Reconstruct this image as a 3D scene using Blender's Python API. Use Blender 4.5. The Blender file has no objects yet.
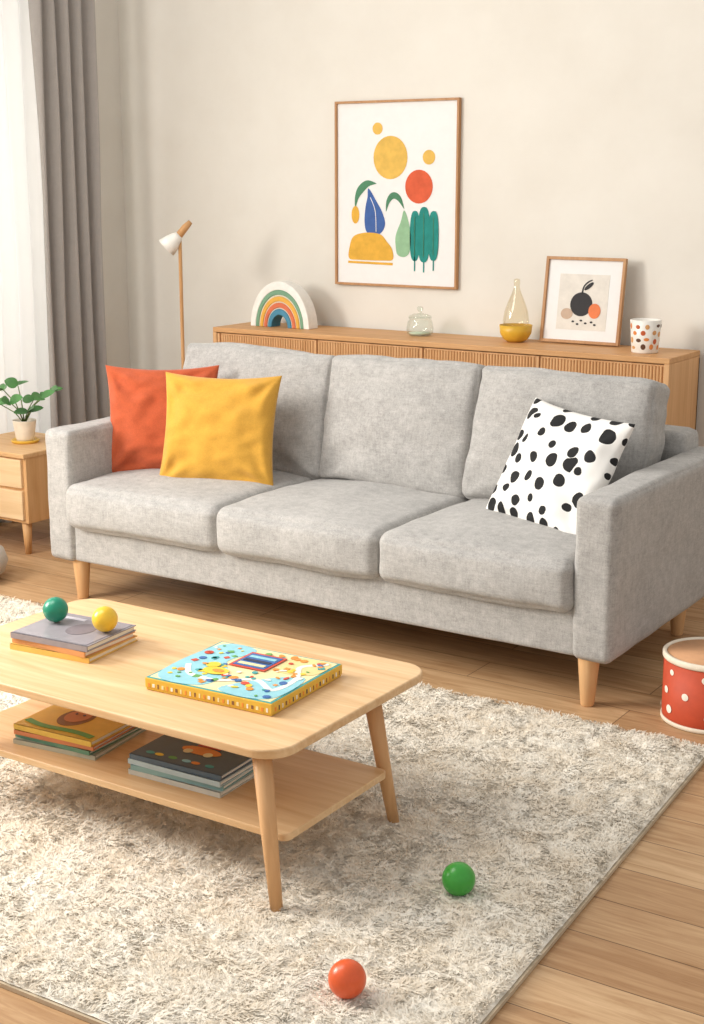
import bpy, bmesh, math, random
import numpy as np
from mathutils import Vector, Matrix, noise
random.seed(4); np.random.seed(4)
scene=bpy.context.scene
scene.view_settings.view_transform='Standard'
scene.view_settings.look='None'
def lin(c):
    return tuple(((v/255)/12.92 if v/255<=0.04045 else (((v/255)+0.055)/1.055)**2.4) for v in c)+(1.0,)
# ------------------------------------------------------------------ materials
class NT:
    def __init__(s,name):
        s.m=bpy.data.materials.new(name); s.m.use_nodes=True
        s.t=s.m.node_tree; s.b=s.t.nodes['Principled BSDF']
    def n(s,typ,**kw):
        nd=s.t.nodes.new(typ)
        for k,v in kw.items():
            if k in nd.inputs.keys(): nd.inputs[k].default_value=v
            else: setattr(nd,k,v)
        return nd
    def l(s,a,b): s.t.links.new(a,b)
    def coords(s,scale=(1,1,1),out='Object'):
        tc=s.n('ShaderNodeTexCoord'); mp=s.n('ShaderNodeMapping'); mp.inputs['Scale'].default_value=scale
        s.l(tc.outputs[out],mp.inputs['Vector']); return mp.outputs['Vector']
    def noise(s,vec,scale,detail=4,rough=.55,dist=0):
        nd=s.n('ShaderNodeTexNoise'); nd.inputs['Scale'].default_value=scale
        nd.inputs['Detail'].default_value=detail; nd.inputs['Roughness'].default_value=rough
        nd.inputs['Distortion'].default_value=dist
        s.l(vec,nd.inputs['Vector']); return nd.outputs['Fac']
    def ramp(s,fac,stops):
        r=s.n('ShaderNodeValToRGB'); e=r.color_ramp.elements
        while len(e)<len(stops): e.new(.5)
        for i,(p,c) in enumerate(stops): e[i].position=p; e[i].color=c
        s.l(fac,r.inputs['Fac']); return r.outputs['Color']
    def mix(s,fac,a,b,mode='MIX'):
        m=s.n('ShaderNodeMix'); m.data_type='RGBA'; m.blend_type=mode
        for sock,v in ((m.inputs[0],fac),(m.inputs[6],a),(m.inputs[7],b)):
            if hasattr(v,'links') : s.l(v,sock)
            else: sock.default_value=v
        return m.outputs[2]
    def bump(s,h,strength=.3,dist=.01):
        b=s.n('ShaderNodeBump'); b.inputs['Strength'].default_value=strength; b.inputs['Distance'].default_value=dist
        s.l(h,b.inputs['Height']); s.l(b.outputs['Normal'],s.b.inputs['Normal'])
def plain(name,c,rough=.6,spec=.4,var=.04,metal=0,scale=30):
    t=NT(name); v=t.coords(); f=t.noise(v,scale,3)
    L=lin(c); d=tuple(x*(1-var*2) for x in L[:3])+(1,); h=tuple(min(1,x*(1+var)) for x in L[:3])+(1,)
    t.l(t.ramp(f,[(.3,d),(.7,h)]),t.b.inputs['Base Color'])
    t.b.inputs['Roughness'].default_value=rough; t.b.inputs['Specular IOR Level'].default_value=spec
    t.b.inputs['Metallic'].default_value=metal
    return t.m
def wood(name,c1,c2,axis=0,rough=.5,scale=1.0):
    t=NT(name); sc=[14*scale,14*scale,14*scale]; sc[axis]=1.0*scale
    v=t.coords(tuple(sc)); f=t.noise(v,2.2,6,.6,.6); f2=t.noise(v,9,3,.5)
    col=t.ramp(f,[(.3,lin(c1)),(.72,lin(c2))])
    col2=t.mix(.15,col,t.ramp(f2,[(.35,lin(c1)),(.6,lin(c2))]),'MULTIPLY')
    t.l(col2,t.b.inputs['Base Color']); t.b.inputs['Roughness'].default_value=rough
    t.b.inputs['Specular IOR Level'].default_value=.3
    t.bump(f2,.08,.002); return t.m
def fabric(name,c,var=.12,rough=.95,bs=.35,scale=1.0,mott=.5):
    t=NT(name); v=t.coords()
    f=t.noise(v,260*scale,3,.7); g=t.noise(v,22*scale,5,.7)
    L=lin(c)
    d=tuple(x*(1-var*1.6) for x in L[:3])+(1,); u=tuple(min(1,x*(1+var)) for x in L[:3])+(1,)
    a=t.ramp(f,[(.3,d),(.7,u)]); b=t.ramp(g,[(.3,d),(.7,u)])
    t.l(t.mix(mott,a,b),t.b.inputs['Base Color'])
    t.b.inputs['Roughness'].default_value=rough; t.b.inputs['Specular IOR Level'].default_value=.15
    t.b.inputs['Sheen Weight'].default_value=.2; t.b.inputs['Sheen Roughness'].default_value=.5
    t.bump(f,bs,.003); return t.m
def heather(name):
    t=NT(name)
    v=t.coords(); vx=t.coords((34,34,170)); vz=t.coords((160,160,30))
    f=t.noise(vx,1,4,.7); g=t.noise(vz,1,4,.7); m=t.noise(v,34,5,.75); s=t.noise(v,7,3,.6); fn=t.noise(v,330,2,.6)
    D=lin((104,102,100));B=lin((214,211,207)); M1=lin((152,150,147)); M2=lin((190,187,183))
    a=t.ramp(f,[(.3,D),(.68,B)]); b=t.ramp(g,[(.3,D),(.68,B)]); c=t.ramp(m,[(.33,D),(.66,B)]); e=t.ramp(s,[(.3,M1),(.7,M2)]); h=t.ramp(fn,[(.3,D),(.7,B)])
    x=t.mix(.5,a,b); x=t.mix(.34,x,c); x=t.mix(.3,x,h); x=t.mix(.28,x,e)
    t.l(x,t.b.inputs['Base Color'])
    t.b.inputs['Roughness'].default_value=.95; t.b.inputs['Specular IOR Level'].default_value=.12
    t.b.inputs['Sheen Weight'].default_value=.2; t.b.inputs['Sheen Roughness'].default_value=.5
    t.bump(x,.5,.004); return t.m
def thin_glass(name,tint,edge=.6):
    t=NT(name); tp=t.n('ShaderNodeBsdfTransparent'); tp.inputs['Color'].default_value=lin(tint)
    gl=t.n('ShaderNodeBsdfGlossy'); gl.inputs['Roughness'].default_value=.05
    lw=t.n('ShaderNodeLayerWeight'); lw.inputs['Blend'].default_value=.25
    mr=t.n('ShaderNodeMapRange'); mr.inputs['To Min'].default_value=.06; mr.inputs['To Max'].default_value=edge
    t.l(lw.outputs['Facing'],mr.inputs['Value'])
    m=t.n('ShaderNodeMixShader'); t.l(mr.outputs['Result'],m.inputs[0]); t.l(tp.outputs[0],m.inputs[1]); t.l(gl.outputs[0],m.inputs[2])
    t.l(m.outputs[0],t.t.nodes['Material Output'].inputs['Surface']); return t.m
OAK=wood('oak_x',(206,163,112),(230,194,148),0); OAKZ=wood('oak_z',(206,160,108),(228,188,138),2)
TOAK=wood('table_oak',(214,174,126),(238,208,166),0,.4)
TOAKZ=wood('table_leg_oak',(204,158,110),(226,184,136),2)
COAK=wood('console_oak',(200,150,98),(222,177,126),0); COAKZ=wood('console_oak_z',(206,158,108),(228,186,138),2)
GREY=heather('sofa_fabric')
ORANGE=fabric('orange_velvet',(192,92,58),.16,.9,.4); YELLOW=fabric('mustard_velvet',(212,160,66),.12,.9,.35)
WHITE=plain('white_paint',(240,238,232),.5)
# ------------------------------------------------------------------ mesh helpers
def mkobj(name,verts,faces,mat,smooth=False,parent=None):
    me=bpy.data.meshes.new(name); me.from_pydata([tuple(v) for v in verts],[],faces); me.update()
    bm=bmesh.new(); bm.from_mesh(me); bmesh.ops.recalc_face_normals(bm,faces=bm.faces); bm.to_mesh(me); bm.free()
    ob=bpy.data.objects.new(name,me); scene.collection.objects.link(ob)
    if mat: me.materials.append(mat)
    if smooth: me.polygons.foreach_set('use_smooth',[True]*len(me.polygons))
    if parent: par(ob,parent)
    return ob
def par(ob,p):
    ob.parent=p; ob.matrix_parent_inverse=p_mat[p.name].inverted()
p_mat={}
def root(name,loc):
    e=bpy.data.objects.new(name,None); scene.collection.objects.link(e); e.location=loc; e.empty_display_size=.05
    p_mat[e.name]=Matrix.Translation(loc); return e
def box(name,x0,x1,y0,y1,z0,z1,mat,parent=None,bev=.003,M=None,seg=2):
    bm=bmesh.new(); bmesh.ops.create_cube(bm,size=1)
    for v in bm.verts:
        v.co=Vector(((x0+x1)/2+v.co.x*(x1-x0),(y0+y1)/2+v.co.y*(y1-y0),(z0+z1)/2+v.co.z*(z1-z0)))
    if bev>0: bmesh.ops.bevel(bm,geom=bm.edges[:],offset=bev,segments=seg,profile=.5,affect='EDGES')
    if M is not None: bmesh.ops.transform(bm,matrix=M,verts=bm.verts)
    me=bpy.data.meshes.new(name); bm.to_mesh(me); bm.free()
    me.materials.append(mat); ob=bpy.data.objects.new(name,me); scene.collection.objects.link(ob)
    if parent: par(ob,parent)
    return ob
def lathe(name,prof,c,mat,n=40,parent=None,smooth=True,close=False):
    V=[];F=[]
    for r,z in prof:
        for i in range(n):
            a=2*math.pi*i/n; V.append((c[0]+r*math.cos(a),c[1]+r*math.sin(a),c[2]+z))
    m=len(prof)
    for j in range(m-1+(1 if close else 0)):
        k=(j+1)%m
        for i in range(n): F.append((j*n+i,j*n+(i+1)%n,k*n+(i+1)%n,k*n+i))
    if not close:
        F.append(tuple(range(n))); F.append(tuple((m-1)*n+i for i in range(n)))
    return mkobj(name,V,F,mat,smooth,parent)
def tube(name,pts,rad,mat,n=12,parent=None,closed=False):
    pts=[Vector(p) for p in pts]; m=len(pts)
    if not hasattr(rad,'__len__'): rad=[rad]*m
    V=[];F=[]; up=None
    for i,p in enumerate(pts):
        if closed: t=(pts[(i+1)%m]-pts[i-1]).normalized()
        else: t=(pts[min(i+1,m-1)]-pts[max(i-1,0)]).normalized()
        if up is None:
            up=Vector((0,0,1)) if abs(t.z)<.9 else Vector((1,0,0))
        a=(up-t*up.dot(t)).normalized(); b=t.cross(a); up=a
        for k in range(n):
            an=2*math.pi*k/n; V.append(p+(a*math.cos(an)+b*math.sin(an))*rad[i])
    for j in range(m if closed else m-1):
        k=(j+1)%m
        for i in range(n): F.append((j*n+i,j*n+(i+1)%n,k*n+(i+1)%n,k*n+i))
    if not closed: F.append(tuple(range(n))); F.append(tuple((m-1)*n+i for i in range(n)))
    return mkobj(name,V,F,mat,True,parent)
def softbox(name,x0,x1,y0,y1,z0,z1,r,puff,mat,parent=None,n=26,wr=.003,M=None,seed=0,crease=0):
    h=Vector(((x1-x0)/2,(y1-y0)/2,(z1-z0)/2)); c=Vector(((x0+x1)/2,(y0+y1)/2,(z0+z1)/2))
    bm=bmesh.new(); bmesh.ops.create_cube(bm,size=2)
    bmesh.ops.subdivide_edges(bm,edges=bm.edges[:],cuts=n,use_grid_fill=True)
    for v in bm.verts:
        p=Vector([math.sin(q*math.pi/2)*.6+q*.4 for q in v.co])
        P=Vector((p.x*h.x,p.y*h.y,p.z*h.z))
        inn=Vector([max(-(h[i]-r),min(h[i]-r,P[i])) for i in range(3)])
        d=P-inn
        if d.length>1e-9: d=d.normalized()*r
        o=inn+d
        for i in range(3):
            a,b=p[(i+1)%3],p[(i+2)%3]
            o[i]+=puff[i]*p[i]*((1-a*a)**.6)*((1-b*b)**.6)
        w=noise.noise((o+c)*9+Vector((seed,0,0)))*wr+noise.noise((o+c)*3.5+Vector((0,seed,0)))*wr*1.6
        if crease:
            for sx_ in(-1,1):
                dx=(p.x-sx_); dz=(p.z+1); rd=math.hypot(dx,dz); an=math.atan2(dz,abs(dx)+1e-6)
                w+=crease*math.sin(an*7+seed+sx_)*math.exp(-((rd-.45)/.35)**2)
            w+=crease*.8*noise.noise(Vector((p.x*2.2+p.z*1.2+seed,p.z*4.5,seed)))
        nn=d.normalized() if d.length>1e-9 else Vector((0,0,1))
        v.co=c+o+nn*w
    if M is not None: bmesh.ops.transform(bm,matrix=M,verts=bm.verts)
    me=bpy.data.meshes.new(name); bm.to_mesh(me); bm.free(); me.materials.append(mat)
    me.polygons.foreach_set('use_smooth',[True]*len(me.polygons))
    ob=bpy.data.objects.new(name,me); scene.collection.objects.link(ob)
    if parent: par(ob,parent)
    return ob
def basis(c,u,v):
    u=Vector(u).normalized(); v=Vector(v); v=(v-u*v.dot(u)).normalized(); w=u.cross(v)
    return Matrix(((u.x,v.x,w.x,c[0]),(u.y,v.y,w.y,c[1]),(u.z,v.z,w.z,c[2]),(0,0,0,1)))
def pillow(name,c,u,v,s,T,mat,seed=0,pinch=.09,n=56,cr_=.009):
    sx,sy=s if hasattr(s,'__len__') else (s,s)
    V=[];F=[];idx={}
    for side in(1,-1):
        for i in range(n+1):
            for j in range(n+1):
                a=math.sin((i/n*2-1)*math.pi/2);b=math.sin((j/n*2-1)*math.pi/2)
                edge=i in(0,n) or j in(0,n)
                if edge and side==-1: idx[(side,i,j)]=idx[(1,i,j)]; continue
                x=sx*a*(1-pinch*(1-b*b)*abs(a)); y=sy*b*(1-pinch*(1-a*a)*abs(b))
                q=max(0,(1-a*a)*(1-b*b))
                z=T*q**.42
                nz=noise.noise(Vector((a*2.0+seed,b*2.0,side*3)))*.020+noise.noise(Vector((a*3+b*2+seed,b*5-a*2,side*3+9)))*.008
                for ca in(-1,1):
                    for cb in(-1,1):
                        dx=abs(a-ca);dy=abs(b-cb); rd=math.hypot(dx,dy); an=math.atan2(dy,dx+1e-6)
                        nz+=cr_*math.sin(an*8+seed*1.7+ca*2+cb)*math.exp(-((rd-.42)/.32)**2)
                z=side*(z+nz*min(1,q*4)) 
                idx[(side,i,j)]=len(V); V.append((x,y,z))
    for side in(1,-1):
        for i in range(n):
            for j in range(n):
                F.append((idx[(side,i,j)],idx[(side,i+1,j)],idx[(side,i+1,j+1)],idx[(side,i,j+1)]))
    ob=mkobj(name,V,F,mat,True); ob.matrix_world=basis(c,u,v); return ob
def flat(name,pts,z,mat,M,parent,th=.0008):
    n=len(pts); V=[M@Vector((p[0],p[1],z)) for p in pts]+[M@Vector((p[0],p[1],z+th)) for p in pts]
    F=[tuple(range(n)),tuple(range(2*n-1,n-1,-1))]+[(i,(i+1)%n,n+(i+1)%n,n+i) for i in range(n)]
    return mkobj(name,V,F,mat,False,parent)
def circ(cx,cy,rx,ry=None,n=32,a0=0,a1=2*math.pi,rot=0):
    ry=ry or rx; full=abs(a1-a0-2*math.pi)<1e-6; m=n if full else n+1
    o=[]
    for i in range(m):
        a=a0+(a1-a0)*i/n; x=rx*math.cos(a);y=ry*math.sin(a)
        o.append((cx+x*math.cos(rot)-y*math.sin(rot),cy+x*math.sin(rot)+y*math.cos(rot)))
    return o
def smooth_pts(pts,closed=True,k=6):
    n=len(pts);o=[]
    rng=range(n) if closed else range(n-1)
    for i in rng:
        if closed: p0,p1,p2,p3=pts[i-1],pts[i],pts[(i+1)%n],pts[(i+2)%n]
        else: p0,p1,p2,p3=pts[max(i-1,0)],pts[i],pts[i+1],pts[min(i+2,n-1)]
        for j in range(k):
            t=j/k
            o.append(tuple(.5*((2*p1[d])+(-p0[d]+p2[d])*t+(2*p0[d]-5*p1[d]+4*p2[d]-p3[d])*t*t+(-p0[d]+3*p1[d]-3*p2[d]+p3[d])*t**3) for d in range(len(p1))))
    if not closed: o.append(tuple(pts[-1]))
    return o
def stroke(pts,w):
    if hasattr(w,'__len__'):
        q=smooth_pts([(p[0],p[1],ww) for p,ww in zip(pts,w)],False); pts=[(a[0],a[1]) for a in q]; w=[max(.0003,a[2]) for a in q]
    L=[];R=[]
    for i,p in enumerate(pts):
        a=pts[max(i-1,0)];b=pts[min(i+1,len(pts)-1)]
        dx,dy=b[0]-a[0],b[1]-a[1];l=math.hypot(dx,dy) or 1; ww=w[i] if hasattr(w,'__len__') else w
        L.append((p[0]-dy/l*ww,p[1]+dx/l*ww));R.append((p[0]+dy/l*ww,p[1]-dx/l*ww))
    return L+R[::-1]
# ------------------------------------------------------------------ room
XL=-4.89; YB=5.46
t=NT('wall_plaster'); v=t.coords(); f=t.noise(v,3,6,.6)
t.l(t.ramp(f,[(.3,lin((223,218,208))),(.7,lin((230,226,217)))]),t.b.inputs['Base Color']); t.b.inputs['Roughness'].default_value=.9
t.bump(t.noise(v,60,5,.6),.05,.004); WALL=t.m
box('wall_back',XL-.12,2.2,YB,YB+.12,0,2.75,WALL,bev=0)
V=[];F=[]
def addbox(V,F,x0,x1,y0,y1,z0,z1):
    b=len(V); V+= [(x0,y0,z0),(x1,y0,z0),(x1,y1,z0),(x0,y1,z0),(x0,y0,z1),(x1,y0,z1),(x1,y1,z1),(x0,y1,z1)]
    F+= [tuple(b+i for i in q) for q in((0,3,2,1),(4,5,6,7),(0,1,5,4),(1,2,6,5),(2,3,7,6),(3,0,4,7))]
wz0,wz1=.12,2.5
wins=[(3.1,4.98),(.2,2.3)]  # second opening is out of view, invented to hold the key light
addbox(V,F,XL-.12,XL,-1.2,.2,0,2.75);addbox(V,F,XL-.12,XL,2.3,3.1,0,2.75);addbox(V,F,XL-.12,XL,4.98,YB,0,2.75)
for a,b in wins:
    addbox(V,F,XL-.12,XL,a,b,0,wz0);addbox(V,F,XL-.12,XL,a,b,wz1,2.75)
mkobj('wall_left',V,F,WALL)
for k_,(wy0,wy1) in enumerate(wins):
    V=[];F=[]
    for a,b,c,d in((wy0,wy0+.05,wz0,wz1),(wy1-.05,wy1,wz0,wz1),(wy0,wy1,wz0,wz0+.05),(wy0,wy1,wz1-.05,wz1),((wy0+wy1)/2-.03,(wy0+wy1)/2+.03,wz0,wz1)):
        addbox(V,F,XL-.09,XL-.04,a,b,c,d)
    mkobj('window_%d'%(k_+1),V,F,WHITE)
# floor
t=NT('oak_floor'); v=t.coords()
br=t.n('ShaderNodeTexBrick'); br.offset=.37; br.inputs['Scale'].default_value=1
br.inputs['Brick Width'].default_value=1.5; br.inputs['Row Height'].default_value=.16
br.inputs['Mortar Size'].default_value=.0016; br.inputs['Bias'].default_value=0
br.inputs['Color1'].default_value=lin((188,150,110)); br.inputs['Color2'].default_value=lin((212,178,138)); br.inputs['Mortar'].default_value=lin((124,96,68))
t.l(v,br.inputs['Vector'])
g=t.noise(t.coords((1.0,13,1)),3,7,.66,1.2)
col=t.mix(.85,br.outputs['Color'],t.ramp(g,[(.28,lin((196,172,146))),(.68,(1,1,1,1))]),'MULTIPLY')
t.l(col,t.b.inputs['Base Color']); t.b.inputs['Roughness'].default_value=.4; t.b.inputs['Specular IOR Level'].default_value=.35
t.bump(br.outputs['Fac'],-.15,.002); FLOOR=t.m
box('floor',XL-.12,2.2,-1.2,YB+.12,-.1,0,FLOOR,bev=0)
box('baseboard_back',XL,2.2,YB-.015,YB,0,.09,WHITE)
box('baseboard_left',XL,XL+.015,-1.2,YB-.015,0,.09,WHITE)
def curtain(name,y0,y1,x,amp,per,z0,z1,mat,flare=0,seed=1):
    ny=int((y1-y0)/.008); nz=24; V=[];F=[]
    for k in range(nz+1):
        z=z0+(z1-z0)*k/nz; fl=1+flare*(1-k/nz)
        for i in range(ny+1):
            s=i/ny; y=(y0+y1)/2+(s-.5)*(y1-y0)*fl
            ph=s*(y1-y0)/per*2*math.pi
            nz_=noise.noise(Vector((s*(y1-y0)*6,seed,z*.5)))
            V.append((x+amp*math.sin(ph+nz_*2.2)*(1+.35*nz_)+.006*noise.noise(Vector((s*9,seed,z*1.4))),y,z))
    W=ny+1
    for k in range(nz):
        for i in range(ny): F.append((k*W+i,k*W+i+1,(k+1)*W+i+1,(k+1)*W+i))
    ob=mkobj(name,V,F,mat,True); m=ob.modifiers.new('s','SOLIDIFY'); m.thickness=.003; return ob
CUR=fabric('grey_linen',(176,170,165),.06,.95,.2)
curtain('window_curtain',4.75,5.145,XL+.135,.032,.085,.01,2.7,CUR,.06)
t=NT('sheer_voile'); t.b.inputs['Base Color'].default_value=(.94,.93,.91,1)
tr=t.n('ShaderNodeBsdfTranslucent'); tr.inputs['Color'].default_value=(.92,.91,.89,1); tp=t.n('ShaderNodeBsdfTransparent')
m1=t.n('ShaderNodeMixShader'); m1.inputs[0].default_value=.5; m2=t.n('ShaderNodeMixShader'); m2.inputs[0].default_value=.08
out=t.t.nodes['Material Output']
t.b.inputs['Roughness'].default_value=.9
t.l(t.b.outputs[0],m1.inputs[1]); t.l(tr.outputs[0],m1.inputs[2]); t.l(m1.outputs[0],m2.inputs[1]); t.l(tp.outputs[0],m2.inputs[2]); t.l(m2.outputs[0],out.inputs['Surface'])
curtain('sheer_curtain',3.0,4.9,XL+.05,.028,.10,.01,2.7,t.m,0,5)
tube('curtain_rod',[(XL+.11,2.9,2.715),(XL+.11,5.4,2.715)],.012,plain('rod_white',(225,222,216)))
# ------------------------------------------------------------------ sofa
sx0,sx1=-3.81,-1.54; sy0,sy1=3.76,4.74
R=root('sofa',(-2.68,4.2,0))
softbox('base',sx0+.1,sx1-.1,sy0+.015,sy1-.02,.155,.315,.015,(0,0,0),GREY,R,wr=.001)
for nm,a,b in(('arm_left',sx0,sx0+.125),('arm_right',sx1-.125,sx1)):
    softbox(nm,a,b,sy0,sy1,.155,.65,.022,(.006,.004,.006),GREY,R,n=30,wr=.0035)
softbox('back_frame',sx0+.1,sx1-.1,4.58,sy1-.002,.155,.72,.03,(0,0,0),GREY,R)
seams=[sx0+.122,-2.985,-2.335,sx1-.122]
for i in range(3):
    a,b=seams[i]+.001,seams[i+1]-.001
    softbox('seat_cushion_%d'%(i+1),a,b,sy0-.03,4.44,.298,.454,.034,(.003,.020,.030),GREY,R,n=36,wr=.005,seed=i*7)
bs_=[sx0+.145,-2.965,-2.345,sx1-.162]
for i in range(3):
    a,b=bs_[i],bs_[i+1]
    cx=(a+b)/2
    M=Matrix.Translation((cx,4.405,.44))@Matrix.Rotation(math.radians(-12),4,'X')@Matrix.Rotation(math.radians((.4,-.3,.9)[i]),4,'Y')
    w=(b-a)/2+.006
    softbox('back_cushion_%d'%(i+1),-w,w,-.08,.08,0,.472,.026,(.006,.058,.010),GREY,R,n=44,wr=.008,M=M,seed=20+i*5,crease=.0055)
LEG=wood('sofa_leg_wood',(214,168,118),(234,196,148),2)
for i,(x,y) in enumerate(((-1.625,3.81),(-3.70,3.82),(-1.645,4.62),(-3.70,4.62))):
    lathe('leg_%d'%(i+1),[(.018,0),(.021,.004),(.034,.155),(.036,.17)],(x,y,0),LEG,24,R)
# pillows
pillow('orange_throw_pillow',(-3.55,4.135,.652),(.80,.52,0),(0,.10,.38),(.218,.213),.070,ORANGE,3)
pillow('mustard_throw_pillow',(-3.24,4.09,.648),(.93,.33,0),(-.03,.11,.38),(.226,.213),.075,YELLOW,8)
t=NT('dalmatian_fabric'); v=t.coords((14.5,14.5,0)); vo=t.n('ShaderNodeTexVoronoi'); vo.voronoi_dimensions='2D'; vo.inputs['Scale'].default_value=1.0; vo.inputs['Randomness'].default_value=.6
wn=t.n('ShaderNodeTexNoise'); wn.inputs['Scale'].default_value=1.5; t.l(v,wn.inputs['Vector'])
mx=t.mix(.15,v,wn.outputs['Color'],'ADD'); t.l(mx,vo.inputs['Vector'])
sep=t.n('ShaderNodeSeparateColor'); t.l(vo.outputs['Color'],sep.inputs['Color'])
mr=t.n('ShaderNodeMapRange'); mr.inputs['To Min'].default_value=.17; mr.inputs['To Max'].default_value=.38; t.l(sep.outputs[0],mr.inputs['Value'])
lt=t.n('ShaderNodeMath',operation='LESS_THAN'); t.l(vo.outputs['Distance'],lt.inputs[0]); t.l(mr.outputs['Result'],lt.inputs[1])
t.l(t.mix(lt.outputs[0],lin((238,236,232)),lin((22,22,24))),t.b.inputs['Base Color']); t.b.inputs['Roughness'].default_value=.85
pillow('dotted_throw_pillow',(-1.912,4.158,.630),(.86,-.33,-.06),(.19,.30,.66),(.226,.218),.072,t.m,12,.07,cr_=.006)
# ------------------------------------------------------------------ console sideboard
cx0,cx1,cy0,cy1,ct=-4.065,-1.90,5.10,5.43,.90
R=root('sideboard',(-3,5.27,0))
box('top_panel',cx0,cx1,cy0,cy1,ct-.022,ct,COAK,R,.003)
box('side_left',cx0,cx0+.022,cy0,cy1,.14,ct-.022,COAKZ,R,.002)
box('side_right',cx1-.022,cx1,cy0,cy1,.14,ct-.022,COAKZ,R,.002)
box('bottom_panel',cx0,cx1,cy0,cy1,.12,.145,COAK,R,.002)
box('back_panel',cx0,cx1,cy1-.01,cy1-.002,.14,ct-.03,COAK,R,0)
nd=4; dw=(cx1-cx0-.044)/nd
for i in range(nd):
    a=cx0+.022+i*dw+.003; b=a+dw-.006
    box('door_%d'%(i+1),a,b,cy0+.012,cy0+.03,.15,ct-.026,COAKZ,R,.001)
    box('door_stile_%d'%(i+1),a,a+.012,cy0+.002,cy0+.012,.15,ct-.026,COAKZ,R,.001)
    V=[];F=[]; nr=38; w=(b-a-.018)/nr
    for k in range(nr):
        xc=a+.015+(k+.5)*w; bs=len(V)
        for z in(.155,ct-.032):
            for q in range(7):
                an=math.pi*q/6; V.append((xc-math.cos(an)*w*.45,cy0+.012-math.sin(an)*.006,z))
        for q in range(6): F.append((bs+q,bs+q+1,bs+7+q+1,bs+7+q))
        F.append(tuple(bs+q for q in range(7)));F.append(tuple(bs+7+q for q in range(7)))
    mkobj('ribs_%d'%(i+1),V,F,COAKZ,False,R)
for i,(x,y) in enumerate(((cx0+.1,cy0+.06),(cx1-.1,cy0+.06),(cx0+.1,cy1-.06),(cx1-.1,cy1-.06))):
    lathe('leg_%d'%(i+1),[(.014,0),(.024,.125)],(x,y,0),COAKZ,16,R)
# ------------------------------------------------------------------ rainbow
R=root('wooden_rainbow',(-3.80,5.30,ct))
order=[('white',(240,237,230)),('green',(118,160,130)),('cream',(240,232,214)),('mustard',(226,172,70)),('cream2',(240,232,214)),('terracotta',(212,112,74)),('cream3',(238,230,214)),('teal',(70,136,164))]
rr=[.162,.132,.115,.109,.092,.087,.070,.065,.044]
for i,(nm,c) in enumerate(order):
    ro,ri=rr[i],rr[i+1]; V=[];F=[];n=36;dep=.033 if i%2==0 and i>0 else .036
    for k in range(n+1):
        a=math.pi*k/n
        for r,y in((ro,-dep),(ro,dep),(ri+.0005,dep),(ri+.0005,-dep)):
            V.append((-3.797+r*math.cos(a),5.28+y,ct+r*math.sin(a)*1.27))
    for k in range(n):
        for q in range(4): F.append((k*4+q,k*4+(q+1)%4,k*4+4+(q+1)%4,k*4+4+q))
    F.append((0,1,2,3));F.append(tuple(n*4+q for q in range(4)))
    o=mkobj('arch_'+nm,V,F,plain('rainbow_'+nm,c,.55),False,R); bv=o.modifiers.new('b','BEVEL'); bv.width=.002; bv.limit_method='ANGLE'
# glass jar
GL=thin_glass('clear_glass',(248,251,248),.45)
R=root('glass_jar',(-3.10,5.31,ct))
c=(-3.095,5.30,ct+.001)
lathe('jar_body',[(.001,0),(.045,0),(.056,.01),(.058,.03),(.052,.06),(.045,.068),(.049,.072),(.049,.075)],c,GL,40,R)
lathe('jar_lid',[(.05,.076),(.048,.082),(.03,.09),(.008,.094),(.006,.1),(.014,.11),(.012,.12),(0.001,.124)],c,GL,40,R)
lathe('jar_contents',[(0,.004),(.042,.005),(.048,.012),(.0,.014)],c,plain('pale_green_liquid',(214,226,204),.4),32,R)
# bowl with glass teardrop
R=root('mustard_bowl_with_glass_dome',(-2.64,5.31,ct)); c=(-2.64,5.30,ct)
lathe('bowl',[(0,0),(.03,0),(.05,.012),(.064,.035),(.068,.070),(.065,.070),(.06,.036),(.045,.016),(0,.01)],c,plain('mustard_glaze',(218,172,56),.35),40,R)
lathe('glass_dome',[(.05,.055),(.054,.085),(.048,.125),(.034,.165),(.019,.20),(.011,.225),(.0135,.245),(.012,.255),(.001,.258)],c,thin_glass('amber_glass',(252,248,236),.5),36,R)
def frame(rname,C,u,v,w,h,fw,fd,mat,bgmat):
    R=root(rname,C); M=basis(C,u,v)
    box('frame_left',-w/2,-w/2+fw,-h/2,h/2,-fd/2,fd/2,mat,R,.001,M); box('frame_right',w/2-fw,w/2,-h/2,h/2,-fd/2,fd/2,mat,R,.001,M)
    box('frame_top',-w/2+fw,w/2-fw,h/2-fw,h/2,-fd/2,fd/2,mat,R,.001,M); box('frame_bottom',-w/2+fw,w/2-fw,-h/2,-h/2+fw,-fd/2,fd/2,mat,R,.001,M)
    box('print_paper',-w/2+fw,w/2-fw,-h/2+fw,h/2-fw,-fd/2+.001,0,bgmat,R,0,M)
    return R,M
PAPER=plain('print_paper_white',(236,235,233),.8,.2,.01)
WF=wood('picture_frame_oak',(176,130,88),(200,156,110),2)
w,h=.345,.345; tilt=math.radians(8)
C=Vector((-2.380,5.375,ct+h/2*math.cos(tilt)+.004))
R,M=frame('small_framed_print',C,(1,0,0),(0,math.sin(tilt),math.cos(tilt)),w,h,.012,.02,WF,PAPER)
flat('print_ground',[(-.108,-.118),(.108,-.118),(.108,.105),(-.108,.105)],.0003,plain('print_beige',(226,220,210),.8),M,R)
BK=plain('ink_black',(48,46,48),.7)
flat('art_pear',circ(-.005,-.015,.048,.048),.0014,BK,M,R)
flat('art_stem',stroke([(-.005,.025),(.0,.055),(.018,.075),(.035,.083)],[.004,.003,.003,.002]),.0014,BK,M,R)
flat('art_leaf',circ(.022,.058,.024,.008,rot=.7),.0022,BK,M,R)
flat('art_orange_disc',circ(.055,-.04,.026,.03),.0024,plain('art_orange',(226,124,74),.7),M,R)
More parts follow.
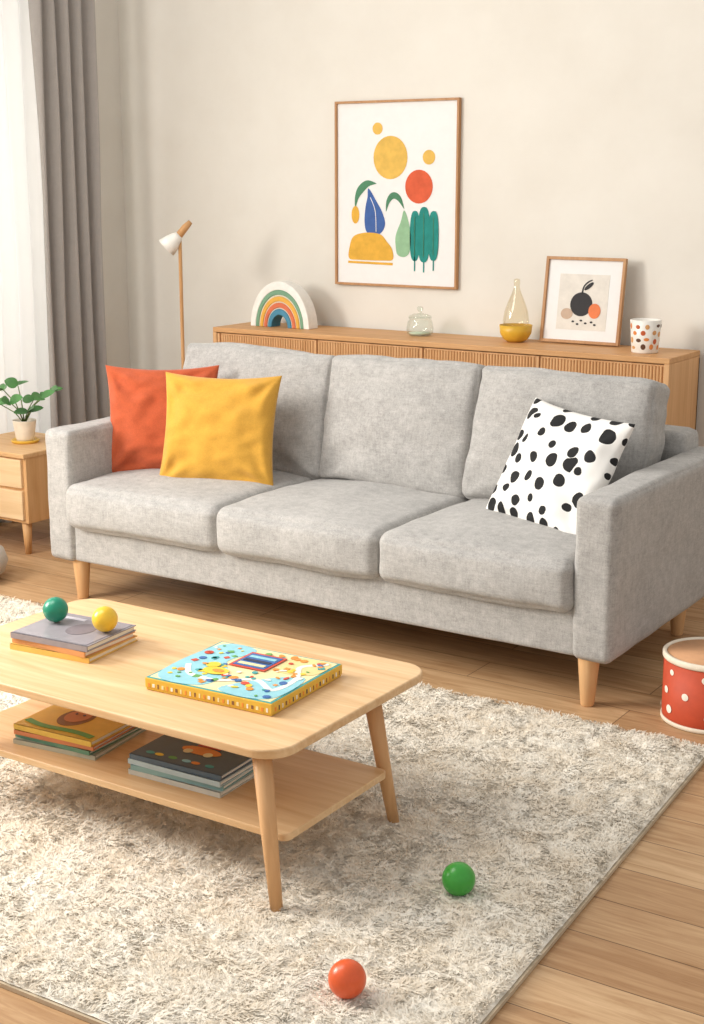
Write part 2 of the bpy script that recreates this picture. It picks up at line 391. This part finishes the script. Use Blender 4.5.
flat('art_brown_oval',circ(-.065,-.055,.026,.022),.0014,plain('art_tan',(196,170,148),.7),M,R)
for i,(x,y) in enumerate(((-.035,-.085),(.0,-.08),(-.015,-.095),(.02,-.09),(.045,-.085),(.06,-.095))): flat('art_speck_%d'%i,circ(x,y,.006,.004,10),.0016,BK,M,R)
# spotted cup
R=root('spotted_cup',(-2.055,5.24,ct)); c=(-2.055,5.24,ct)
CUPW=plain('cup_glaze',(240,236,228),.3)
def cr(z): return .050+.010*(z/.125)
lathe('cup',[(0.001,0),(.048,0),(.051,.004),(cr(.125),.125),(cr(.125)-.003,.127),(cr(.125)-.006,.124),(.044,.01),(0.001,.008)],c,CUPW,48,R)
rn=random.Random(3); spots=[('a',(226,140,74)),('b',(96,66,50)),('c',(214,160,104)),('d',(196,96,56))]
SM=[plain('cup_spot_'+a_,b_,.35) for a_,b_ in spots]; k=0
for row,z in enumerate((.022,.05,.078,.104)):
    for i in range(9):
        a=2*math.pi*(i+.5*(row%2))/9+rn.uniform(-.15,.15); rz=rn.uniform(.006,.012); ra=rn.uniform(.007,.012); zc=z+rn.uniform(-.005,.005); V=[(c[0]+(cr(zc)+.0014)*math.cos(a),c[1]+(cr(zc)+.0014)*math.sin(a),ct+zc)]
        for q in range(12):
            b_=2*math.pi*q/12; zz=zc+rz*math.sin(b_); aa=a+ra*math.cos(b_)/.058
            V.append((c[0]+(cr(zz)+.001)*math.cos(aa),c[1]+(cr(zz)+.001)*math.sin(aa),ct+zz))
        mkobj('spot_%d'%k,V,[(0,1+q,1+(q+1)%12) for q in range(12)],SM[k*7%4],False,R); k+=1
# ------------------------------------------------------------------ large print
px=lambda x,y:((x-398.5)/126*.64,(195-y)/189.*.80)
R,M=frame('large_framed_print',Vector((-3.31,YB-.013,1.487)),(1,0,0),(0,0,1),.625,.795,.010,.022,WF,PAPER)
A={k:plain('art_'+k,c,.75,.2,.06) for k,c in dict(yellow=(226,184,92),red=(216,98,66),blue=(72,104,166),teal=(44,138,130),green=(84,136,104),lgreen=(150,190,152),amber=(226,174,70)).items()}
P=lambda L:[px(*q) for q in L]
S=.64/126
flat('art_sun',circ(*px(393,158),17*S,18*S),.001,A['yellow'],M,R)
flat('art_dot_a',circ(*px(380,129),5*S),.001,A['yellow'],M,R)
flat('art_dot_b',circ(*px(431,158),6*S),.001,A['yellow'],M,R)
flat('art_red_disc',circ(*px(421.5,187),13.5*S,14*S),.001,A['red'],M,R)
flat('art_arch_leaf',stroke(P([(357.5,207),(359,198),(363,190),(370,184),(379,184)]),[.003,.010,.017,.014,.001]),.001,A['green'],M,R)
flat('art_blue_leaf',smooth_pts(P([(371,189),(378,200),(385,213),(388,225),(384,234),(376,237),(369,233),(367,222),(368,208),(370,198)])),.001,A['blue'],M,R)
flat('art_blue_vein',stroke(P([(373,198),(378,212),(379,233)]),[.0015,.0015,.0015]),.002,PAPER,M,R)
flat('art_small_oval',circ(*px(357.5,216),4*S,7.5*S),.001,A['amber'],M,R)
flat('art_dome',smooth_pts(P([(351,261),(351.5,249),(355,239),(363,235),(374,234),(384,236),(390,243),(395,250),(396,261),(385,262.5),(362,262.5)])),.0012,A['amber'],M,R)
flat('art_dome_base',P([(350,263.8),(396,264.5),(396,267.0),(350,266.0)]),.0012,A['amber'],M,R)
flat('art_leaf_top',stroke(P([(389,212),(391,202),(396,196),(402,199),(407,209)]),[.001,.009,.014,.011,.001]),.001,A['green'],M,R)
flat('art_light_leaf',smooth_pts(P([(407,211),(411,220),(414,236),(413,252),(408,258),(401,256),(399,248),(399,236),(404,222)])),.001,A['lgreen'],M,R)
for i,(x,y0,y1,wd) in enumerate(((418,211,262,5),(427,207,263,6),(436.5,211,261,5))):
    n_=28; pts=[]
    for k in range(n_):
        a=2*math.pi*k/n_; sx_=math.copysign(abs(math.cos(a))**.7,math.cos(a)); sy_=math.copysign(abs(math.sin(a))**.8,math.sin(a))
        cx_,cy_=px(x,(y0+y1)/2); pts.append((cx_+wd*S*sx_,cy_+(y1-y0)/2*.8/189*sy_))
    flat('art_tree_%d'%i,pts,.001+i*.001,A['teal'],M,R)
    flat('art_trunk_%d'%i,stroke(P([(x,y1-5),(x,y1+10)]),.003),.001,A['teal'],M,R)
    flat('art_vein_%d'%i,stroke(P([(x,y0+6),(x,y1-6)]),.0012),.0045,A['green'],M,R)
# ------------------------------------------------------------------ floor lamp
LX,LY=-4.11,4.94
R=root('floor_lamp',(LX,LY,0))
BR=wood('lamp_wood',(190,142,92),(214,170,120),2)
lathe('base',[(0,0),(.12,0),(.12,.012),(.1,.018),(0,.02)],(LX,LY,0),BR,40,R)
tube('pole',[(LX,LY,.015),(LX,LY,1.30)],.008,BR,12,R)
rgt=Vector((.839,.545,0))
hp=Vector((LX,LY,1.295))+rgt*.014
tube('neck',[hp+rgt*.035+Vector((0,0,.075)),hp+rgt*.01+Vector((0,0,.05)),hp-rgt*.03+Vector((0,0,.0))],[.011,.016,.017],BR,16,R)
d=(rgt*-.8+Vector((0,0,-.75))).normalized(); p0=hp-rgt*.015+Vector((0,0,.018))
tube('shade',[p0+d*s for s in(0,.015,.045,.08,.078,.045)],[.018,.026,.038,.046,.043,.034],plain('lamp_white',(240,236,228),.5),28,R)
# ------------------------------------------------------------------ side table + plant
R=root('side_table',(-4.54,4.37,0))
a0,a1,b0,b1=-4.76,-4.315,4.14,4.56
box('carcass',a0,a1,b0+.012,b1,.14,.43,OAKZ,R,.003)
box('top',a0-.004,a1+.004,b0-.004,b1,.420,.440,OAK,R,.004)
for i,(z0,z1) in enumerate(((.155,.28),(.292,.413))):
    box('drawer_%d'%(i+1),a0+.018,a1-.018,b0-.002,b0+.014,z0,z1,wood('drawer_oak_%d'%i,(224,192,148),(238,210,170),0),R,.003)
    lathe('knob_%d'%(i+1),[(0,-.01),(.008,-.008),(.012,0),(.012,.008),(0,.01)],((a0+a1)/2,b0-.012,(z0+z1)/2),OAK,16,R)
for i,(x,y) in enumerate(((a1-.04,b0+.04),(a0+.04,b0+.04),(a1-.04,b1-.04),(a0+.04,b1-.04))):
    lathe('leg_%d'%(i+1),[(.013,0),(.022,.145)],(x,y,0),OAKZ,16,R)
pc=Vector((-4.515,4.35,.440))
R=root('potted_plant',pc)
lathe('saucer',[(0,0),(.055,0),(.062,.012),(.058,.014),(.05,.006),(0,.005)],pc,plain('saucer_yellow',(230,184,70),.4),36,R)
lathe('pot',[(0,.006),(.036,.006),(.040,.02),(.050,.092),(.051,.098),(.046,.098),(.042,.084),(0,.082)],pc,plain('pot_cream',(238,226,208),.5),36,R)
lathe('soil',[(0,.08),(.041,.083),(0,.088)],pc,plain('soil',(70,50,36),.9),24,R)
LF=plain('leaf_green',(78,132,70),.4,.4,.15,scale=20); ST=plain('stem_green',(96,118,60),.6)
def leaf(nm,base,d,L,Wd,up):
    d=d.normalized(); s=d.cross(up).normalized(); n2=s.cross(d)
    V=[];F=[];N=10
    for i in range(N+1):
        tt=i/N; w=Wd*math.sin(math.pi*tt**.85)**.6 if 0<tt<1 else .0005; cen=base+d*L*tt+n2*(-.2*L*tt*tt)
        V+= [cen-s*w+n2*w*.2,cen,cen+s*w+n2*w*.2]
    for i in range(N):
        F+= [(3*i,3*i+1,3*i+4,3*i+3),(3*i+1,3*i+2,3*i+5,3*i+4)]
    mkobj(nm,V,F,LF,True,R)
rnd=random.Random(11); k=0
for si in range(8):
    an=si*2*math.pi/8+.3; reach=.06+.06*rnd.random(); hh=.06+.11*rnd.random()
    p=[pc+Vector((0,0,.08)),pc+Vector((math.cos(an)*reach*.4,math.sin(an)*reach*.4,.08+hh*.6)),pc+Vector((math.cos(an)*reach,math.sin(an)*reach,.08+hh))]
    tube('stem_%d'%si,p,[.003,.0025,.002],ST,8,R)
    for q,(bp,da) in enumerate(((p[2],0),(p[2],1.4),(p[2],-1.4))):
        dd=Vector((math.cos(an+da),math.sin(an+da),.6*rnd.random()))
        up=Vector((rnd.uniform(-.3,.9),rnd.uniform(-1.2,-.2),.7))
        leaf('leaf_%d'%k,bp,dd,.052+.02*rnd.random(),.019+.006*rnd.random(),up); k+=1
# ------------------------------------------------------------------ rug
def vn(x,y,s,seed):
    g=np.random.RandomState(seed).rand(160,160); X=x/s+50;Y=y/s+10
    xi=np.floor(X).astype(int);yi=np.floor(Y).astype(int);fx=X-xi;fy=Y-yi
    fx=fx*fx*(3-2*fx);fy=fy*fy*(3-2*fy);xi%=159;yi%=159
    return (g[xi,yi]*(1-fx)+g[xi+1,yi]*fx)*(1-fy)+(g[xi,yi+1]*(1-fx)+g[xi+1,yi+1]*fx)*fy
cA=np.array([[-4.20,1.70],[-1.07,1.76],[-1.18,3.66],[-4.20,3.62]])
def quad(a,b):
    a=a[:,None];b=b[:,None]
    return (cA[0]*(1-a)+cA[1]*a)*(1-b)+(cA[3]*(1-a)+cA[2]*a)*b
def hfun(x,y):
    wx_=x+.03*(vn(x,y,.06,41)-.5); wy_=y+.03*(vn(x,y,.06,42)-.5)
    h=.55*(1-abs(2*vn(wx_,wy_,.038,7)-1))+.28*vn(wx_,wy_,.016,8)+.17*vn(x,y,.007,9)
    return h
R=root('shag_rug',(-2.7,2.7,0))
V=[(x,y,z) for z in(.001,.010) for x,y in cA.tolist()]
mkobj('rug_backing',V,[(0,1,2,3),(4,5,6,7),(0,1,5,4),(1,2,6,5),(2,3,7,6),(3,0,4,7)],plain('rug_binding',(200,182,156),.95,.1),False,R)
t=NT('shag_yarn'); an_=t.n('ShaderNodeAttribute'); an_.attribute_name='yarn'
geo=t.n('ShaderNodeNewGeometry'); vm=t.n('ShaderNodeVectorMath',operation='SCALE'); vm.inputs['Scale'].default_value=.7; t.l(geo.outputs['Normal'],vm.inputs[0])
va=t.n('ShaderNodeVectorMath',operation='ADD'); va.inputs[1].default_value=(0,0,.9); t.l(vm.outputs[0],va.inputs[0])
vnm=t.n('ShaderNodeVectorMath',operation='NORMALIZE'); t.l(va.outputs[0],vnm.inputs[0])
df=t.n('ShaderNodeBsdfDiffuse'); t.l(an_.outputs['Color'],df.inputs['Color']); t.l(vnm.outputs[0],df.inputs['Normal'])
ts=t.n('ShaderNodeBsdfTranslucent'); t.l(an_.outputs['Color'],ts.inputs['Color'])
ms=t.n('ShaderNodeMixShader'); ms.inputs[0].default_value=.25; t.l(df.outputs[0],ms.inputs[1]); t.l(ts.outputs[0],ms.inputs[2])
t.l(ms.outputs[0],t.t.nodes['Material Output'].inputs['Surface'])
YARN=t.m
t=NT('shag_ground'); an_=t.n('ShaderNodeAttribute'); an_.attribute_name='yarn'; t.l(an_.outputs['Color'],t.b.inputs['Base Color'])
t.b.inputs['Roughness'].default_value=1; t.b.inputs['Specular IOR Level'].default_value=.05
t.bump(t.noise(t.coords(),220,4,.7),.6,.006); GROUND=t.m
cA1=np.array(lin((230,213,188))[:3]);cA2=np.array(lin((255,250,239))[:3])
def yarncol(x,y,rnd_):
    tone=np.clip(.45*vn(x,y,.045,31)+.2*vn(x,y,.2,32)+.4*rnd_+.1,0,1)
    c_=cA1*(1-tone[:,None])+cA2*tone[:,None]
    return np.concatenate([c_,np.ones((len(x),1))],1)
def fastmesh(nm,VV,FF,colr,mat):
    me=bpy.data.meshes.new(nm); nf=len(FF)//4
    me.vertices.add(len(VV)); me.vertices.foreach_set('co',VV.reshape(-1).astype(np.float32))
    me.loops.add(len(FF)); me.loops.foreach_set('vertex_index',FF.astype(np.int32))
    me.polygons.add(nf); me.polygons.foreach_set('loop_start',(np.arange(nf)*4).astype(np.int32))
    try: me.polygons.foreach_set('loop_total',np.full(nf,4,dtype=np.int32))
    except Exception: pass
    me.update(calc_edges=True); me.polygons.foreach_set('use_smooth',[True]*nf)
    at=me.color_attributes.new('yarn','FLOAT_COLOR','POINT'); at.data.foreach_set('color',colr.reshape(-1).astype(np.float32))
    me.materials.append(mat); o=bpy.data.objects.new(nm,me); scene.collection.objects.link(o); par(o,R); return o
GX,GY=520,320
ga,gb=np.meshgrid(np.linspace(.002,.998,GX),np.linspace(.003,.997,GY),indexing='ij'); ga=ga.ravel();gb=gb.ravel()
Pg=quad(ga,gb); edge=np.clip(np.minimum.reduce([ga*300,(1-ga)*300,gb*190,(1-gb)*190])/3,0,1)
zg=.010+(.002+.016*hfun(Pg[:,0],Pg[:,1]))*edge
VVg=np.stack([Pg[:,0],Pg[:,1],zg],1)
ii,jj=np.meshgrid(np.arange(GX-1),np.arange(GY-1),indexing='ij'); q=(ii*GY+jj).ravel()
FFg=np.stack([q,q+GY,q+GY+1,q+1],1).reshape(-1)
fastmesh('pile_ground',VVg,FFg,yarncol(Pg[:,0],Pg[:,1],np.random.rand(len(ga))*.8),GROUND)
N=260000
a=np.random.rand(N)*.994+.003; b=np.random.rand(N)*.992+.004
P2=quad(a,b); x=P2[:,0];y=P2[:,1]
h0=hfun(x,y); e_=.004
gx=(hfun(x+e_,y)-hfun(x-e_,y))/(2*e_); gy=(hfun(x,y+e_)-hfun(x,y-e_))/(2*e_)
lean=np.stack([gx,gy],1)*-.0002; ll=np.linalg.norm(lean,axis=1,keepdims=True); lean*=np.minimum(1,.012/np.maximum(ll,1e-6))
lean+=np.random.randn(N,2)*.005
flow=vn(x,y,.07,21)*6.28*1.5; lean+=np.stack([np.cos(flow),np.sin(flow)],1)*.008
z0=.009+.016*h0; hh=.004+.005*np.random.rand(N)
th=np.arctan2(lean[:,1],lean[:,0])+1.57+np.random.randn(N)*.4; wd=.0011+.0008*np.random.rand(N); wx=np.cos(th)*wd;wy=np.sin(th)*wd
def st(px_,py_,pz_): return np.stack([px_,py_,pz_],1)
v0=st(x-wx,y-wy,z0);v1=st(x+wx,y+wy,z0)
mx_=x+lean[:,0]*.45;my_=y+lean[:,1]*.45;mz=z0+hh*.75
v2=st(mx_-wx,my_-wy,mz);v3=st(mx_+wx,my_+wy,mz)
v4=st(x+lean[:,0]-wx*.4,y+lean[:,1]-wy*.4,z0+hh);v5=st(x+lean[:,0]+wx*.4,y+lean[:,1]+wy*.4,z0+hh)
VV=np.stack([v0,v1,v2,v3,v4,v5],1).reshape(-1,3)
base=(np.arange(N)*6)[:,None]
FF=np.concatenate([base+np.array([[0,1,3,2]]),base+np.array([[2,3,5,4]])],1).reshape(-1)
fastmesh('pile_tufts',VV,FF,np.repeat(yarncol(x,y,np.random.rand(N)),6,axis=0),YARN)
RZ=.018
# ------------------------------------------------------------------ coffee table
R=root('coffee_table',(-2.2,2.56,0))
def rrect(x0,x1,y0,y1,r,n=10):
    o=[]
    for cx,cy,a0 in((x1-r,y1-r,0),(x0+r,y1-r,90),(x0+r,y0+r,180),(x1-r,y0+r,270)):
        for i in range(n+1):
            a=math.radians(a0+90*i/n); o.append((cx+r*math.cos(a),cy+r*math.sin(a)))
    return o
def slab(nm,pts,z0,z1,mat,R,bev=.005):
    n=len(pts);V=[(p[0],p[1],z0) for p in pts]+[(p[0],p[1],z1) for p in pts]
    F=[tuple(range(n)),tuple(range(n,2*n))]+[(i,(i+1)%n,n+(i+1)%n,n+i) for i in range(n)]
    o=mkobj(nm,V,F,mat,False,R); m=o.modifiers.new('b','BEVEL'); m.width=bev; m.segments=3; m.limit_method='ANGLE'; m.angle_limit=math.radians(50); return o
TT=.38
slab('table_top',rrect(-2.80,-1.65,2.25,2.91,.075),TT-.022,TT,TOAK,R)
slab('lower_shelf',rrect(-2.74,-1.668,2.31,2.73,.02),.152,.17,TOAK,R,.003)
for i,(bx,by,tx,ty) in enumerate(((-1.660,2.260,-1.715,2.287),(-1.672,2.765,-1.73,2.745),(-2.72,2.260,-2.68,2.287),(-2.73,2.765,-2.68,2.745))):
    tube('leg_%d'%(i+1),[(bx,by,.0105),(bx+(tx-bx)*.5,by+(ty-by)*.5,.18),(tx,ty,TT-.020)],[.0135,.018,.022],TOAKZ,20,R)
# ------------------------------------------------------------------ books & boxes
def bookstack(rname,cx,cy,w,hgt,deg,z,layers,coverfn):
    ang=math.radians(deg); R=root(rname,(cx,cy,z)); zz=z+.0005
    pg=plain('pages_'+rname,(238,230,214),.8)
    for i,(t_,cv,ins,da) in enumerate(layers):
        M=Matrix.Translation((cx,cy,zz))@Matrix.Rotation(ang+da,4,'Z')
        W=w/2-ins;H_=hgt/2-ins
        cm=plain('cover_%s_%d'%(rname,i),cv,.4)
        box('book_%d_pages'%i,-W+.002,W-.004,-H_+.004,H_-.004,.002,t_-.002,pg,R,0,M)
        box('book_%d_back'%i,-W,W,-H_,H_,0,.0022,cm,R,0,M)
        box('book_%d_front'%i,-W,W,-H_,H_,t_-.0024,t_,cm,R,0,M)
        box('book_%d_spine'%i,-W,W,-H_-.0008,-H_+.003,0,t_,cm,R,0,M)
        zz+=t_+.0003
    coverfn(Matrix.Translation((cx,cy,zz))@Matrix.Rotation(ang+layers[-1][3],4,'Z'),R,W,H_)
    return zz
PAL={k:plain('ink_'+k,c,.45) for k,c in dict(yellow=(242,206,70),red=(214,80,60),blue=(60,108,172),teal=(70,165,165),green=(104,168,92),orange=(236,148,64),white=(244,240,230),navy=(48,58,88),pink=(226,140,136),brown=(140,98,66),sky=(150,208,220),cream=(246,228,176)).items()}
def cov_mag(M,R,W,H_):
    flat('cover_panel',[(-W*.94,-H_*.94),(W*.94,-H_*.94),(W*.94,H_*.94),(-W*.94,H_*.94)],0,plain('cover_violet_grey',(156,150,156),.2),M,R)
    flat('cover_shape_a',circ(W*.2,0,W*.3,H_*.45),.001,plain('cover_plum',(134,124,130),.2),M,R)
    flat('cover_title',[(-W*.7,H_*.55),(-.1*W,H_*.55),(-.1*W,H_*.72),(-W*.7,H_*.72)],.001,plain('cover_lilac',(200,194,202)),M,R)
def cov_yel(M,R,W,H_):
    flat('cover_blob',circ(-.01,0,W*.36,H_*.55),0,PAL['brown'],M,R); flat('cover_face',circ(-.01,.005,W*.27,H_*.38),.001,plain('cover_rose',(206,140,104)),M,R)
    for q in(-1,1):
        flat('cover_ear_%d'%(q+1),circ(-.01+q*W*.28,H_*.42,W*.10),.0012,PAL['brown'],M,R)
        flat('cover_eye_%d'%(q+1),circ(-.01+q*W*.10,H_*.12,W*.03),.002,PAL['navy'],M,R)
    flat('cover_green',stroke([(-W*.9,-H_*.65),(-W*.4,-H_*.78),(W*.4,-H_*.74),(W*.9,-H_*.82)],[.009]*4),.0012,PAL['green'],M,R)
    flat('cover_title',[(-W*.6,H_*.7),(W*.5,H_*.7),(W*.5,H_*.88),(-W*.6,H_*.88)],.001,PAL['cream'],M,R)
def cov_navy(M,R,W,H_):
    for i in range(6): flat('cover_letter_%d'%i,[(-W*.5+i*W*.18,H_*.45),(-W*.5+(i+.72)*W*.18,H_*.45),(-W*.5+(i+.72)*W*.18,H_*.68),(-W*.5+i*W*.18,H_*.68)],.0,plain('cover_title_blue_%d'%i,(136,160,176)),M,R)
    flat('cover_car',circ(.01,-.01,W*.42,H_*.2),.0,PAL['orange'],M,R); flat('cover_car_top',circ(.015,.012,W*.25,H_*.22,a0=0,a1=math.pi),.001,PAL['red'],M,R)
    for q in(-1,1): flat('cover_wheel_%d'%(q+1),circ(.01+q*W*.22,-H_*.24,W*.09),.001,PAL['cream'],M,R)
    for i,q in enumerate((-.7,-.5,-.2,.1,.3,.6)): flat('cover_mark_%d'%i,circ(W*q,-H_*.72,.012,.007),.0,PAL[['teal','yellow','green','sky','orange','teal'][i]],M,R)
def cov_game(M,R,W,H_):
    flat('cover_border',[(-W*.985,-H_*.985),(W*.985,-H_*.985),(W*.985,H_*.985),(-W*.985,H_*.985)],-.0002,PAL['teal'],M,R)
    flat('cover_field',[(-W*.95,-H_*.95),(W*.95,-H_*.95),(W*.95,H_*.95),(-W*.95,H_*.95)],0.0007,PAL['cream'],M,R)
    rn=random.Random(5)
    flat('cover_lake',smooth_pts([(-W*.92,-H_*.8),(-W*.2,-H_*.9),(-W*.1,-H_*.3),(-W*.4,H_*.2),(-W*.3,H_*.85),(-W*.9,H_*.8)]),.0016,PAL['sky'],M,R)
    flat('cover_lake_b',smooth_pts([(W*.1,-H_*.88),(W*.88,-H_*.88),(W*.9,H_*.1),(W*.5,-H_*.1)]),.0016,PAL['sky'],M,R)
    flat('cover_grass',smooth_pts([(W*.4,H_*.2),(W*.9,H_*.3),(W*.88,H_*.88),(W*.35,H_*.85)]),.0016,plain('cover_sand',(240,214,150)),M,R)
    flat('cover_track',stroke([(-W*.8,-H_*.2),(-W*.55,-H_*.55),(-W*.1,-H_*.6),(W*.35,-H_*.3),(W*.75,-H_*.55),(W*.8,0),(W*.6,H_*.5),(W*.8,H_*.75)],[.007]*8),.0022,PAL['white'],M,R)
    ks=['red','orange','green','teal','yellow','blue','white','orange']
    for i in range(110):
        q,r_=rn.uniform(-.87,.87),rn.uniform(-.87,.87)
        if abs(q-.0)<.34 and abs(r_-.35)<.36: continue
        s=rn.uniform(.004,.012); mt=PAL[ks[i%8]]; zo=.0028+.0003*(i%3)
        if i%3==0:
            a_=rn.random()*3; flat('cover_tile_%d'%i,[(W*q+s*math.cos(a_+k_*math.pi/2),H_*r_+s*math.sin(a_+k_*math.pi/2)) for k_ in range(4)],zo,mt,M,R)
        else: flat('cover_token_%d'%i,circ(W*q,H_*r_,s,s*rn.uniform(.5,1),12,rot=rn.random()*3),zo,mt,M,R)
    flat('cover_board_red',[(-W*.3,H_*.05),(W*.28,H_*.05),(W*.28,H_*.72),(-W*.3,H_*.72)],.004,PAL['red'],M,R)
    flat('cover_board',[(-W*.26,H_*.1),(W*.24,H_*.1),(W*.24,H_*.66),(-W*.26,H_*.66)],.005,PAL['blue'],M,R)
    for i in range(3): flat('cover_board_row_%d'%i,[(-W*.22,H_*(.16+i*.16)),(W*.2,H_*(.16+i*.16)),(W*.2,H_*(.25+i*.16)),(-W*.22,H_*(.25+i*.16))],.006,PAL[['cream','navy','sky'][i]],M,R)
    flat('cover_duck_body',circ(-W*.3,-H_*.28,.034,.024),.0042,PAL['yellow'],M,R); flat('cover_duck_head',circ(-W*.46,-H_*.08,.018),.005,PAL['yellow'],M,R)
    flat('cover_duck_beak',circ(-W*.58,-H_*.10,.009,.005),.005,PAL['orange'],M,R); flat('cover_duck_wing',circ(-W*.26,-H_*.28,.016,.010),.0052,PAL['orange'],M,R)
    for i in range(26):
        xx=-W*.93+i*W*1.86/25; s_=rn.uniform(.0015,.0035)
        box('side_mark_%d'%i,xx-s_,xx+s_,-H_-.0008,-H_,-.024+s_,-.011-s_*.5,PAL[['orange','white','brown','cream'][i%4]],R,0,M)
    for i in range(20):
        yy=-H_*.9+i*H_*1.8/19; s_=rn.uniform(.0015,.003)
        box('end_mark_%d'%i,W-.001,W+.0008,yy-s_,yy+s_,-.024+s_,-.012,PAL[['orange','navy','white','brown'][i%4]],R,0,M)
z1=bookstack('magazine_stack',-2.515,2.557,.250,.205,4,TT,[(.014,(230,184,92),0,.03),(.014,(214,150,96),.004,-.03),(.015,(150,144,150),.002,.01)],cov_mag)
R=root('board_game_box',(-1.972,2.568,TT)); Mg=Matrix.Translation((-1.972,2.568,TT+.0005))@Matrix.Rotation(math.radians(3),4,'Z')
YB_=plain('game_box_yellow',(228,184,70),.4)
box('box_body',-.176,.176,-.154,.154,0,.024,YB_,R,.002,Mg); box('box_lid',-.178,.178,-.156,.156,.006,.030,YB_,R,.002,Mg)
cov_game(Matrix.Translation((-1.972,2.568,TT+.0309))@Matrix.Rotation(math.radians(3),4,'Z'),R,.178,.156)
bookstack('picture_book_stack',-2.435,2.485,.25,.225,4,.17,[(.012,(190,190,170),0,.05),(.011,(104,150,124),.004,-.03),(.011,(214,134,90),.002,.03),(.014,(232,192,84),.002,0)],cov_yel)
bookstack('picture_book_stack',-2.045,2.485,.27,.215,3,.17,[(.013,(206,206,196),0,-.02),(.013,(140,176,174),.004,.03),(.013,(180,198,202),.0,-.02),(.013,(84,100,112),.003,0)],cov_navy)
def ball(c,r,col,z):
    prof=[(r*math.sin(math.pi*i/24),r-r*math.cos(math.pi*i/24)) for i in range(25)]; prof[0]=(.0002,0);prof[-1]=(.0002,2*r)
    mat=plain('ball_%d_%d'%(col[0],col[1]),col,.3,.5,.04,scale=60)
    o=lathe('toy_ball',[(a,b-r) for a,b in prof],(0,0,0),mat,40); o.location=(c[0],c[1],z+r); return o
ball((-2.59,2.57),.033,(30,138,108),z1+.002)
ball((-2.425,2.578),.033,(234,192,54),z1+.002)
ball((-1.367,2.535),.037,(62,160,58),RZ)
ball((-1.352,2.065),.037,(226,94,46),RZ)
# ------------------------------------------------------------------ bin
bx,by=-1.280,3.905
R=root('polka_dot_storage_bin',(bx,by,0))
TC=plain('bin_terracotta',(196,78,48),.6); BC=plain('bin_rim_cream',(236,224,204),.6)
lathe('bin_body',[(.128,0),(.135,.006),(.137,.03),(.138,.186),(.130,.186),(.128,.03),(.125,.02),(0.001,.018)],(bx,by,0),TC,60,R)
lathe('bin_rim',[(.1395,.188),(.142,.192),(.142,.204),(.138,.207),(.130,.205),(.130,.188)],(bx,by,0),BC,60,R,close=True)
lathe('bin_foot',[(.136,0),(.1395,.002),(.1395,.012),(.136,.014)],(bx,by,0),BC,60,R,close=True)
lathe('bin_lining',[(.129,.202),(.127,.03),(.001,.022)],(bx,by,0),plain('bin_lining',(206,156,116),.8),40,R)
DW=plain('dot_white',(246,238,224),.6)
k=0
for row,z in enumerate((.045,.10,.155)):
    for i in range(9):
        a=2*math.pi*(i+.5*(row%2))/9+rnd.uniform(-.12,.12); rr_=rnd.uniform(.008,.013); zc=z+rnd.uniform(-.008,.008)
        V=[(bx+.1400*math.cos(a),by+.1400*math.sin(a),zc)]
        for q in range(18):
            b_=2*math.pi*q/18; aa=a+rr_*math.cos(b_)/.138; V.append((bx+.1392*math.cos(aa),by+.1392*math.sin(aa),zc+rr_*math.sin(b_)))
        mkobj('dot_%d'%k,V,[(0,1+q,1+(q+1)%18) for q in range(18)],DW,False,R); k+=1
lathe('floor_pouf',[(0.001,0),(.13,.002),(.17,.03),(.185,.07),(.17,.115),(.12,.14),(.001,.146)],(-4.29,3.75,0),fabric('pouf_fabric',(200,190,176),.1),48)
# ------------------------------------------------------------------ light
w=bpy.data.worlds.new('world'); scene.world=w; w.use_nodes=True
bg=w.node_tree.nodes['Background']; bg.inputs['Color'].default_value=(1,.975,.94,1); bg.inputs['Strength'].default_value=.67
def area(nm,loc,target,sx,sy,e,c):
    L=bpy.data.lights.new(nm,'AREA'); L.shape='RECTANGLE'; L.size=sx; L.size_y=sy; L.energy=e; L.color=c
    o=bpy.data.objects.new(nm,L); scene.collection.objects.link(o); o.location=loc
    o.rotation_euler=(Vector(target)-Vector(loc)).to_track_quat('-Z','Y').to_euler(); return o
area('window_light',(XL-.6,4.0,1.5),(-2.5,4.0,1.2),1.8,2.2,42,(1,.99,.97))
area('added_key_light',(XL-.1,1.5,1.9),(-2.0,3.0,.3),1.3,1.2,155,(1,.96,.90))  # added off-camera key from the left, set in the invented opening
area('added_overhead_fill',(-3.4,2.0,2.9),(-2.2,3.6,.2),1.4,1.4,45,(1,.96,.90))  # added soft fill from above; the room has no such lamp
# ------------------------------------------------------------------ camera
cam=bpy.data.cameras.new('camera'); co=bpy.data.objects.new('camera',cam); scene.collection.objects.link(co)
co.location=(0,0,1.55); co.rotation_euler=(math.radians(90-13.1),0,math.radians(33))
cam.sensor_fit='VERTICAL'; cam.sensor_height=24; cam.lens=1428/1024*24
scene.camera=co
